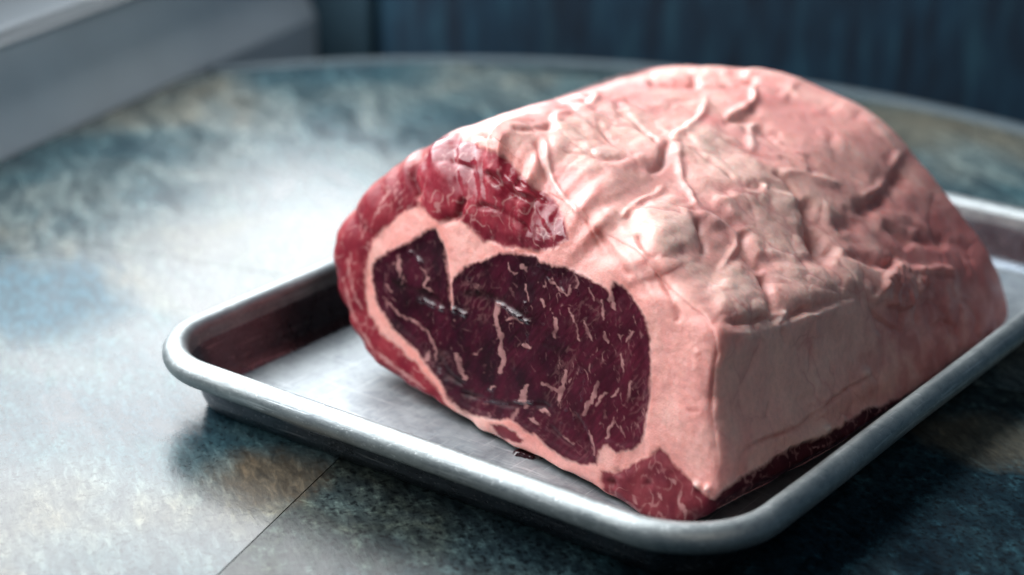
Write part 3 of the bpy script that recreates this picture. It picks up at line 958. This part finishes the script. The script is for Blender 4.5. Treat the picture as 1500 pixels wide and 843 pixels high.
# shallow seams of the eye muscle with painted shade, and wet lips along them
groove([(560, 398), (581, 414), (605, 422), (629, 432), (650, 446), (664, 458)], 5, 0.0001, 0.8)
groove([(664, 428), (690, 430), (720, 434), (745, 443), (765, 455), (790, 476)], 6, 0.00012, 0.9)
groove([(648, 350), (655, 392), (659, 425), (664, 455)], 3, 0.0009, 0.4)
groove([(786, 500), (812, 512), (844, 530), (866, 552)], 4, 0.0001, 0.5)
groove([(668, 574), (700, 584), (741, 594), (781, 592), (810, 598)], 4, 0.0008, 0.5)
groove([(640, 520), (656, 548), (680, 566)], 4, 0.0006, 0.3)
groove([(838, 600), (852, 630), (866, 660)], 3.5, 0.0006, 0.3)
groove([(800, 620), (820, 640), (846, 664)], 3, 0.0005, 0.3)
dropn = perlin(P * 340 + 31); dropf = perlin(P * 800 + 77)
for pts, w, hh in (([(606, 436), (618, 441), (634, 448), (654, 456)], 3.2, 0.0010), ([(660, 452), (672, 458), (684, 464)], 3.6, 0.0009), ([(722, 441), (738, 450), (758, 463), (780, 477)], 2.6, 0.0010),
                   ([(700, 585), (722, 590), (742, 594)], 2.4, 0.0008), ([(748, 588), (764, 590), (786, 590)], 2.2, 0.0008), ([(596, 366), (606, 376), (618, 388)], 2.8, 0.0009), ([(712, 568), (722, 572)], 3, 0.0006)):
    i, d, s_, t = line_dist(pts, X + 0.5 * hwq[:, 0], Y + 0.5 * hwq[:, 1], w * 4)
    g = np.exp(-(d / w) ** 2) * sstep(0, 0.2, t) * sstep(0, 0.2, 1 - t) * facing[i] * np.clip(0.75 + 1.1 * dropn[i], 0, 1.5)
    D[i] += hh * g
    wet[i] = np.maximum(wet[i], np.clip(g * 2, 0, 1))
# crack between outer and cap muscle, folds of the cap
groove([(632, 214), (614, 236), (605, 256), (610, 276), (614, 296)], 3.5, 0.0018, 0.5)
groove([(684, 290), (676, 304), (668, 318), (650, 326)], 4, 0.0016, 0.4)
groove([(712, 250), (730, 266), (752, 284), (776, 296)], 4, 0.0018, 0.2)
ridge([(716, 242), (738, 256), (762, 276), (792, 292)], 5, 0.0012)
groove([(640, 236), (668, 240), (700, 250)], 4, 0.0014, 0.1)
groove([(756, 262), (780, 282), (806, 300)], 3.5, 0.0014, 0.2)
groove([(700, 300), (726, 306), (756, 322), (784, 346)], 4, 0.0012, 0.2)
for pts, w in (([(640, 226), (700, 236), (760, 290), (820, 330)], 40),):
    i, d, s_, t = line_dist(pts, X, Y, w * 2.5)
    wet[i] = np.maximum(wet[i], 0.95 * np.exp(-(d / w) ** 2) * facing[i] * sstep(-0.22, 0.10, fbm(P[i], 85, 3, 73.0)))
gl = sstep(0.25, 0.5, fbm(P, 300, 2, 17.5)) * sstep(-0.1, 0.3, fbm(P, 45, 2, 7.5)) * m_eye
wet = np.maximum(wet, 0.8 * gl)
D += gl * 0.00016 * (1 + fbm(P, 700, 2, 3.5))
# holes of the lip, shade painted in
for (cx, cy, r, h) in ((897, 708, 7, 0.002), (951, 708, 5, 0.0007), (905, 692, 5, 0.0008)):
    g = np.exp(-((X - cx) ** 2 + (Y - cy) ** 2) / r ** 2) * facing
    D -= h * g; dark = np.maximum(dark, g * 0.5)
# marbling that can be followed
for pts, w in (([(568, 444), (587, 463), (608, 473), (629, 495), (637, 511), (637, 527)], 4.5), ([(728, 446), (725, 465), (731, 487), (732, 508), (736, 529), (730, 546)], 10),
               ([(827, 545), (822, 567), (818, 586)], 9), ([(793, 562), (813, 572), (822, 570)], 6), ([(830, 560), (836, 556)], 5), ([(876, 560), (865, 585), (853, 607)], 9), ([(667, 520), (672, 536), (680, 553)], 10),
               ([(628, 515), (620, 536)], 8), ([(616, 394), (627, 409), (621, 420), (630, 427)], 5), ([(582, 375), (587, 405)], 6), ([(802, 411), (817, 422), (830, 432), (834, 418)], 4.5),
               ([(768, 415), (771, 440)], 3.5), ([(742, 386), (746, 398), (754, 401)], 4.5), ([(763, 390), (769, 396)], 8), ([(792, 440), (797, 450)], 8), ([(694, 418), (702, 427)], 9),
               ([(893, 430), (897, 452)], 10), ([(809, 465), (813, 478), (811, 494)], 6), ([(881, 486), (886, 501)], 4.5), ([(915, 502), (926, 486)], 4.5), ([(898, 613), (886, 642)], 6), ([(907, 625), (914, 641)], 4),
               ([(862, 633), (872, 668)], 4), ([(906, 570), (894, 583)], 5), ([(885, 575), (872, 593)], 5), ([(838, 395), (844, 410), (842, 422)], 3.5), ([(860, 420), (868, 440)], 3.5), ([(880, 440), (884, 470)], 3),
               ([(832, 452), (842, 476), (846, 500)], 3), ([(854, 470), (864, 500)], 3.5), ([(762, 505), (776, 510)], 6), ([(906, 520), (912, 545)], 3.5), ([(922, 560), (918, 590)], 3.5), ([(740, 470), (752, 466), (764, 474)], 6),
               ([(704, 590), (712, 592)], 4), ([(716, 570), (722, 568)], 4), ([(770, 566), (764, 580), (768, 596)], 9), ([(790, 600), (802, 606)], 7), ([(690, 520), (704, 512)], 3), ([(566, 418), (572, 428)], 4),
               ([(824, 640), (838, 652)], 4), ([(772, 612), (788, 622)], 5), ([(750, 618), (756, 600)], 7),
               ([(514, 370), (513, 400), (520, 430), (530, 452)], 4.5), ([(505, 410), (516, 455), (540, 500), (570, 530), (600, 552)], 5), ([(560, 520), (590, 545), (622, 568)], 6),
               ([(560, 300), (570, 284), (562, 270)], 4), ([(545, 330), (556, 308), (574, 300)], 4), ([(530, 350), (540, 330)], 3),
               ([(930, 726), (934, 736)], 6), ([(966, 722), (972, 732)], 8), ([(1000, 722), (998, 735), (1006, 746), (1004, 756)], 6), ([(985, 700), (992, 708)], 4), ([(962, 684), (968, 692)], 3)):
    marb(pts, w)
# fine flecks following the grain
for k in range(150):
    cx, cy = rng.uniform(545, 952), rng.uniform(350, 680)
    a = math.radians(rng.normal(64, 22)); L = rng.uniform(2, 8)
    dx, dy = math.cos(a) * L, math.sin(a) * L
    if cx < 660: dx = -dx * 0.4
    j = rng.normal(0, 2, 2)
    marb([(cx - dx, cy - dy), (cx + j[0], cy + j[1]), (cx + dx, cy + dy)], rng.uniform(0.8, 2.0), rng.uniform(0.06, 0.30))
# web of fat through the cap, outer and lip muscle
web = 1 - np.abs(perlin(P * 230 + 4)) * 3.2 - np.abs(perlin(P * 410 + 9)) * 0.9
webw = sstep(0.42, 0.80, web) * sstep(-0.35, 0.15, fbm(P, 90, 2, 3.3))
webw = np.maximum(webw, 0.5 * sstep(0.1, 0.55, fbm(P, 480, 2, 23.0)) * sstep(-0.1, 0.4, fbm(P, 110, 2, 33.0)))
vein = np.maximum(vein, webw * 0.7 * (m_cap + 0.75 * m_out + 0.75 * m_lip + 0.8 * m_und))
gw = P + 0.0016 * np.stack([fbm(P, 260, 2, 5.0), fbm(P, 260, 2, 25.0), fbm(P, 260, 2, 45.0)], 1)
ga = np.stack([gw @ (FE * 0.42 - FU * 0.91) * 0.55, gw @ (FE * 0.91 + FU * 0.42), gw @ FB], 1)
net = np.abs(perlin(ga * 260 + 6)) + 0.35 * np.abs(perlin(ga * 560 + 15))
dens = sstep(-0.05, 0.5, fbm(P, 75, 2, 36.0) + 0.35 * sstep(760, 900, X) - 0.12)
vein = np.maximum(vein, m_eye * 0.58 * sstep(0.17, 0.03, net) * np.clip(dens * 1.3 + 0.12, 0, 1) * sstep(-0.25, 0.3, brk))
vein = np.maximum(vein, m_eye * 0.16 * sstep(0.62, 0.9, ridged(fib, 170, 2, 44.0)) * sstep(0.05, 0.35, fbm(P, 60, 2, 66.0)))
vein *= lean
D += vein * 0.00012 * m_eye
# seam of film along the outer skin
film = np.exp(-((NFR + 14 - jj_) / 14.0) ** 2) * m_out * (0.5 + 0.5 * sstep(-0.2, 0.3, fbm(P, 90, 2, 6.6)))
# border line of the eye: thin brown silver skin
edge_eye = np.exp(-(sd_eye / 3.0) ** 2) * nearface * facing

def blur2(A, sg):
    r = int(3 * sg) + 1
    ker = np.exp(-0.5 * (np.arange(-r, r + 1) / sg) ** 2); ker /= ker.sum()
    B = sum(k_ * np.roll(A, o_, 0) for k_, o_ in zip(ker, range(-r, r + 1)))
    Bp = np.pad(B, ((0, 0), (r, r)), mode='edge')
    return sum(k_ * Bp[:, o_:o_ + A.shape[1]] for k_, o_ in zip(ker, range(0, 2 * r + 1)))


nd = (blur2(D.reshape(NT_, NS), 1.3)).ravel()
V2 = P + Nn * nd[:, None]
V2[:, 2] = np.maximum(V2[:, 2], 0.0017)

# ---- colours (albedo, with painted shade in grooves and under the side)
def C3(*c): return np.array(c)[None, :]
n1 = fbm(P, 30, 3, 2.2)[:, None]; n2 = fbm(P, 110, 3, 8.8)[:, None]; n3 = fbm(warp, 60, 3, 14.4)[:, None]
fatc = C3(0.77, 0.375, 0.345) * (1 - sstep(-0.25, 0.3, n1)) + C3(0.84, 0.55, 0.475) * sstep(-0.25, 0.3, n1)
fatc = fatc * (1 - 0.5 * sstep(0.0, 0.5, n3)) + C3(0.72, 0.29, 0.26) * 0.5 * sstep(0.0, 0.5, n3)
fatc = fatc * (1 - 0.35 * sstep(0.1, 0.6, -n2)) + C3(0.62, 0.46, 0.40) * 0.35 * sstep(0.1, 0.6, -n2)
fatc = fatc * C3(1.0, 0.86, 0.875)
blot = (sstep(0.05, 0.40, fbm(warp, 26, 3, 64.0)) * (1 - cream) * (~isface))[:, None]
fatc = fatc * (1 - 0.5 * blot) + C3(0.62, 0.215, 0.20) * 0.5 * blot
ckr = (cream * (0.55 + 0.45 * sstep(-0.3, 0.3, n2[:, 0])))[:, None]
fatc = fatc * (1 - 0.55 * ckr) + C3(0.80, 0.545, 0.46) * 0.55 * ckr
# the seam fat on the cut is more orange, the far shoulder more meaty
far_ = (sstep(1180, 1400, X) * sstep(230, 330, Y) * facing * (~isface))[:, None]
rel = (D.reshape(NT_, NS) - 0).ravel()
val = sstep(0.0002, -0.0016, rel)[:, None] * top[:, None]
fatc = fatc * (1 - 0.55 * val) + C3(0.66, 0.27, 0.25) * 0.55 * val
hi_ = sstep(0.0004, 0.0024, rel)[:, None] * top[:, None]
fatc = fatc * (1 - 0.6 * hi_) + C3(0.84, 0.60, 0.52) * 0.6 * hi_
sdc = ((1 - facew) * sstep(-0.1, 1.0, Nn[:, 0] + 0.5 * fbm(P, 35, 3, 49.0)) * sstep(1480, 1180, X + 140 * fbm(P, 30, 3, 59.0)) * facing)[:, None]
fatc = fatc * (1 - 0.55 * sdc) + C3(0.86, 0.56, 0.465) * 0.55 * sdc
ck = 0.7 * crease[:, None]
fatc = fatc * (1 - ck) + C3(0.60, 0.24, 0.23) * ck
fcut = (facew * fatw)[:, None]
fatc = fatc * (1 - 0.75 * fcut) + C3(0.82, 0.36, 0.315) * 0.75 * fcut
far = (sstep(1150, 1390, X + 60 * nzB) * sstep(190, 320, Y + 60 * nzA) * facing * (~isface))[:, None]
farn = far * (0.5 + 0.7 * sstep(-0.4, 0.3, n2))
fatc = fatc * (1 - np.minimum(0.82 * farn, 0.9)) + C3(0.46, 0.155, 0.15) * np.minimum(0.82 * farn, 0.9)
fw_ = fcut * sstep(-0.05, 0.4, fbm(P, 48, 3, 29.9))[:, None]
fatc = fatc * (1 - 0.5 * fw_) + C3(0.86, 0.52, 0.45) * 0.5 * fw_
blush = np.exp(-np.abs(np.minimum(np.minimum(np.abs(sd_cap), np.abs(sd_out)), np.abs(sd_lip))) / 9.0)[:, None] * facing[:, None]
fatc = fatc * (1 - 0.45 * blush) + C3(0.72, 0.24, 0.20) * 0.45 * blush
k = red[:, None] * (0.6 + 0.6 * sstep(-0.3, 0.4, n2)); k = np.clip(k, 0, 1)
fatc = fatc * (1 - 0.7 * k) + C3(0.60, 0.17, 0.14) * 0.7 * k
k = np.clip(white, 0, 1)[:, None]
fatc = fatc * (1 - 0.6 * k) + C3(0.85, 0.68, 0.62) * 0.6 * k
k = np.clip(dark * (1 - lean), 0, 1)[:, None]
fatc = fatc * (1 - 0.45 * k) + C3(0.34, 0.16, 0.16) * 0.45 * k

nm = sstep(-0.5, 0.5, n2)
eyec = C3(0.019, 0.0022, 0.0075) * (1 - nm) + C3(0.056, 0.0052, 0.015) * nm
# towards the lower right the cut is fresher and redder
fresh = (sstep(760, 940, X) * 0.5 + sstep(560, 660, Y) * 0.5)[:, None]
eyec = eyec * (1 - 0.5 * fresh) + C3(0.12, 0.011, 0.025) * 0.5 * fresh
grain = (1 + 0.55 * fbm(fib * np.array([0.5, 1.0, 1.0]), 330, 2, 39.0))[:, None]
eyec = eyec * grain
blk = np.exp(-(((X - 690) / 90) ** 2 + ((Y - 440) / 55) ** 2))[:, None]
eyec = eyec * (1 - 0.35 * blk * sstep(-0.3, 0.3, n1))
capc = C3(0.19, 0.012, 0.025) * (1 - nm) + C3(0.30, 0.030, 0.045) * nm
lowcap = sstep(320, 360, Y)[:, None]
capc = capc * (1 - 0.45 * lowcap) + C3(0.10, 0.018, 0.030) * 0.45 * lowcap
outc = C3(0.15, 0.010, 0.021) * (1 - nm) + C3(0.25, 0.027, 0.038) * nm
outc = outc * (1 - 0.92 * (m_left * sstep(NFR + 4, NFR + 40, jj_))[:, None])  # unseen left flank darkened so the tray wall mirrors less red
lipc = C3(0.12, 0.016, 0.026) * (1 - nm) + C3(0.21, 0.036, 0.045) * nm
undc = C3(0.035, 0.007, 0.012) * (1 - nm) + C3(0.075, 0.016, 0.022) * nm  # dark lean, with the shadow under the side painted in
tot = (m_eye + m_cap + m_out + m_lip + m_und + m_slv + 1e-6)[:, None]
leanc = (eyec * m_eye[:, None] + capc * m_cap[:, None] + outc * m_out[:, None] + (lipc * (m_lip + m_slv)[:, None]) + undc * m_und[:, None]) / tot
vc = C3(0.50, 0.25, 0.235)
vk = np.clip(vein, 0, 1)[:, None]
leanc = leanc * (1 - 0.8 * vk) + vc * 0.8 * vk
fk = np.clip(film, 0, 1)[:, None]
leanc = leanc * (1 - 0.6 * fk) + C3(0.60, 0.20, 0.18) * 0.6 * fk
leanc = leanc * (1 - 0.6 * np.clip(dark * lean, 0, 1)[:, None])
L_ = lean[:, None]
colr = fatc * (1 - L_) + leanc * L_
stain = np.exp(-np.abs(sd_eye + 5) / 6.0) * (sd_eye < 2) * nearface * facing * sstep(-0.3, 0.5, fbm(P, 70, 2, 88.0))
sk = 0.45 * stain[:, None] * (1 - L_)
colr = colr * (1 - sk) + C3(0.70, 0.18, 0.14) * sk
ek = (edge_eye * 0.12 * sstep(-0.3, 0.4, fbm(P, 120, 2, 71.0)))[:, None]
colr = colr * (1 - ek) + C3(0.28, 0.13, 0.11) * ek
colr = np.clip(colr, 0.003, 0.95)

# ---- split into the muscles and the fat
rid = np.zeros(len(P), np.int32)
best = np.full(len(P), 0.5)
for r, m_ in ((1, m_eye), (2, m_cap), (3, m_out), (4, m_lip), (6, m_und), (7, m_slv)):
    t = m_ > best
    rid[t] = r; best[t] = m_[t]
sdA = np.maximum(poly_sdf(WEDGE_A, Xw, Yw), poly_sdf(SEAM_L, Xw, Yw)); sdB = poly_sdf(WEDGE_B, Xw, Yw)
rid[(rid == 0) & nearface & (facing > 0.02) & (np.maximum(sdA, sdB) > -2)] = 5

VG = V2.reshape(NT_, NS, 3)
NG = grid_normals(VG); NG = -NG if FLIP else NG
ii = np.arange(NT_)[:, None]; jj = np.arange(NS - 1)[None, :]
q0 = ii * NS + jj; q1 = ((ii + 1) % NT_) * NS + jj
quads = np.stack([q0, q1, q1 + 1, q0 + 1], -1).reshape(-1, 4)
qn = np.cross(V2[quads[:, 2]] - V2[quads[:, 0]], V2[quads[:, 3]] - V2[quads[:, 1]])
NGf = NG.reshape(-1, 3)
if ((qn * NGf[quads[:, 0]]).sum(1)).mean() < 0: quads = quads[:, ::-1]
qr = np.sort(rid[quads], 1)[:, 2]
# front hole
ORG = np.array([0.12, 0.15, 0.0017])


def mat_meat(name, sss, r0, r1, coat, bscale, bstr, spec):
    m = NT(name)
    at = m.node('ShaderNodeAttribute', _attribute_name='flesh')
    v = m.coord()
    nz = m.noise(v, bscale, 5, 0.65)
    nf = m.noise(v, bscale * 3.5, 3, 0.6)
    big = m.noise(v, bscale * 0.18, 3, 0.6, 0.4)
    c = m.mix(0.38, at.outputs['Color'], m.ramp(nz, [(0.3, (0.72, 0.66, 0.66)), (0.62, (1.12, 1.12, 1.1))]), 'MULTIPLY')
    m.p('Base Color', c)
    wt = m.node('ShaderNodeAttribute', _attribute_name='wet').outputs['Fac']
    m.p('Roughness', m.math('MULTIPLY', m.rng(m.math('ADD', m.math('MULTIPLY', big, 0.55), m.math('MULTIPLY', nz, 0.45)), 0.36, 0.64, r0, r1), m.rng(wt, 0.0, 1.0, 1.0, 0.30)))
    m.p('Specular IOR Level', m.rng(wt, 0.0, 1.0, spec, 0.6))
    m.p('Subsurface Weight', sss)
    m.p('Subsurface Radius', (1.0, 0.32, 0.22))
    m.p('Subsurface Scale', 0.0035)
    m.p('IOR', 1.42)
    m.p('Coat Weight', coat)
    m.p('Coat Roughness', 0.12)
    m.p('Normal', m.bump(m.math('ADD', nz, m.math('MULTIPLY', nf, 0.5)), bstr, 0.0009))
    return m.mat


MF = mat_meat('beef_fat', 0.5, 0.28, 0.52, 0.0, 460, 0.30, 0.38)
ML = mat_meat('beef_lean', 0.10, 0.30, 0.48, 0.0, 700, 0.08, 0.10)
roast = empty('beef_roast', tuple(ORG))
tag(roast, 'large raw marbled beef rib roast with thick pink fat cap', 'meat')
for r, nm_, mt, lb in ((0, 'fat_cap', MF, None), (1, 'eye_muscle', ML, 'very dark red round eye of the cut face'), (2, 'cap_muscle', ML, 'glossy bright red muscle above the eye'),
                       (3, 'outer_muscle', ML, 'red crescent muscle along the left edge'), (4, 'lip_muscle', ML, 'red muscle at the lower front corner'),
                       (5, 'fat_seam', MF, 'pale pink fat between the muscles'), (6, 'underside_muscle', ML, 'dark lean along the bottom of the side, with painted shade'), (7, 'sliver_muscle', ML, 'thin red sliver in the fat below the eye')):
    q = quads[qr == r]
    if r == 0:
        pass
    used, inv = np.unique(q, return_inverse=True)
    inv = inv.reshape(-1, 4)
    me = bpy.data.meshes.new(nm_)
    nv, nq = len(used), len(inv)
    me.vertices.add(nv); me.loops.add(nq * 4); me.polygons.add(nq)
    me.vertices.foreach_set('co', (V2[used] - ORG).astype(np.float32).ravel())
    me.loops.foreach_set('vertex_index', inv.astype(np.int32).ravel())
    me.polygons.foreach_set('loop_start', (np.arange(nq) * 4).astype(np.int32))
    me.update(calc_edges=True)
    me.polygons.foreach_set('use_smooth', np.ones(nq, bool))
    ca = me.color_attributes.new('flesh', 'FLOAT_COLOR', 'POINT')
    ca.data.foreach_set('color', np.concatenate([colr[used], np.ones((nv, 1))], 1).astype(np.float32).ravel())
    wa = me.attributes.new('wet', 'FLOAT', 'POINT')
    wa.data.foreach_set('value', wet[used].astype(np.float32))
    me.materials.append(mt)
    me.normals_split_custom_set_from_vertices(NGf[used].astype(np.float32))
    o = bpy.data.objects.new(nm_, me)
    COL.objects.link(o)
    o.parent = roast
    if lb: o['label'] = lb

# drop of meat juice on the tray in front of the cut
dc = at_plane(np.array([774.0]), np.array([665.0]), np.array([0, 0, 0.0016]), UP)[0]
vs, fs = [], []
nr, nt = 14, 48
for a in range(nr + 1):
    q = a / nr
    for k in range(nt):
        t = 2 * math.pi * k / nt
        rr = q * (0.0043 + 0.0007 * math.sin(2 * t + 0.6) + 0.00035 * math.sin(5 * t) + 0.0002 * math.sin(9 * t + 2))
        z = 0.00025 + 0.0009 * math.exp(-((q - 0.74) / 0.17) ** 2) * (1 + 0.3 * math.sin(3 * t + 1)) - 0.0003 * sstep(0.86, 1, q)
        vs.append((dc[0] + rr * math.cos(t) * 1.15, dc[1] + rr * math.sin(t) * 0.9, 0.0014 + max(z, 0.00002)))
for a in range(nr):
    for k in range(nt):
        fs.append((a * nt + k, (a + 1) * nt + k, (a + 1) * nt + (k + 1) % nt, a * nt + (k + 1) % nt))
mj = NT('meat_juice')
mj.p('Base Color', (0.030, 0.010, 0.012, 1)); mj.p('Roughness', 0.06); mj.p('Specular IOR Level', 0.6)
drop = mesh_obj('juice_drop', vs, fs, mj.mat)
tag(drop, 'small dark wet drop of meat juice on the tray floor before the cut', 'drop')
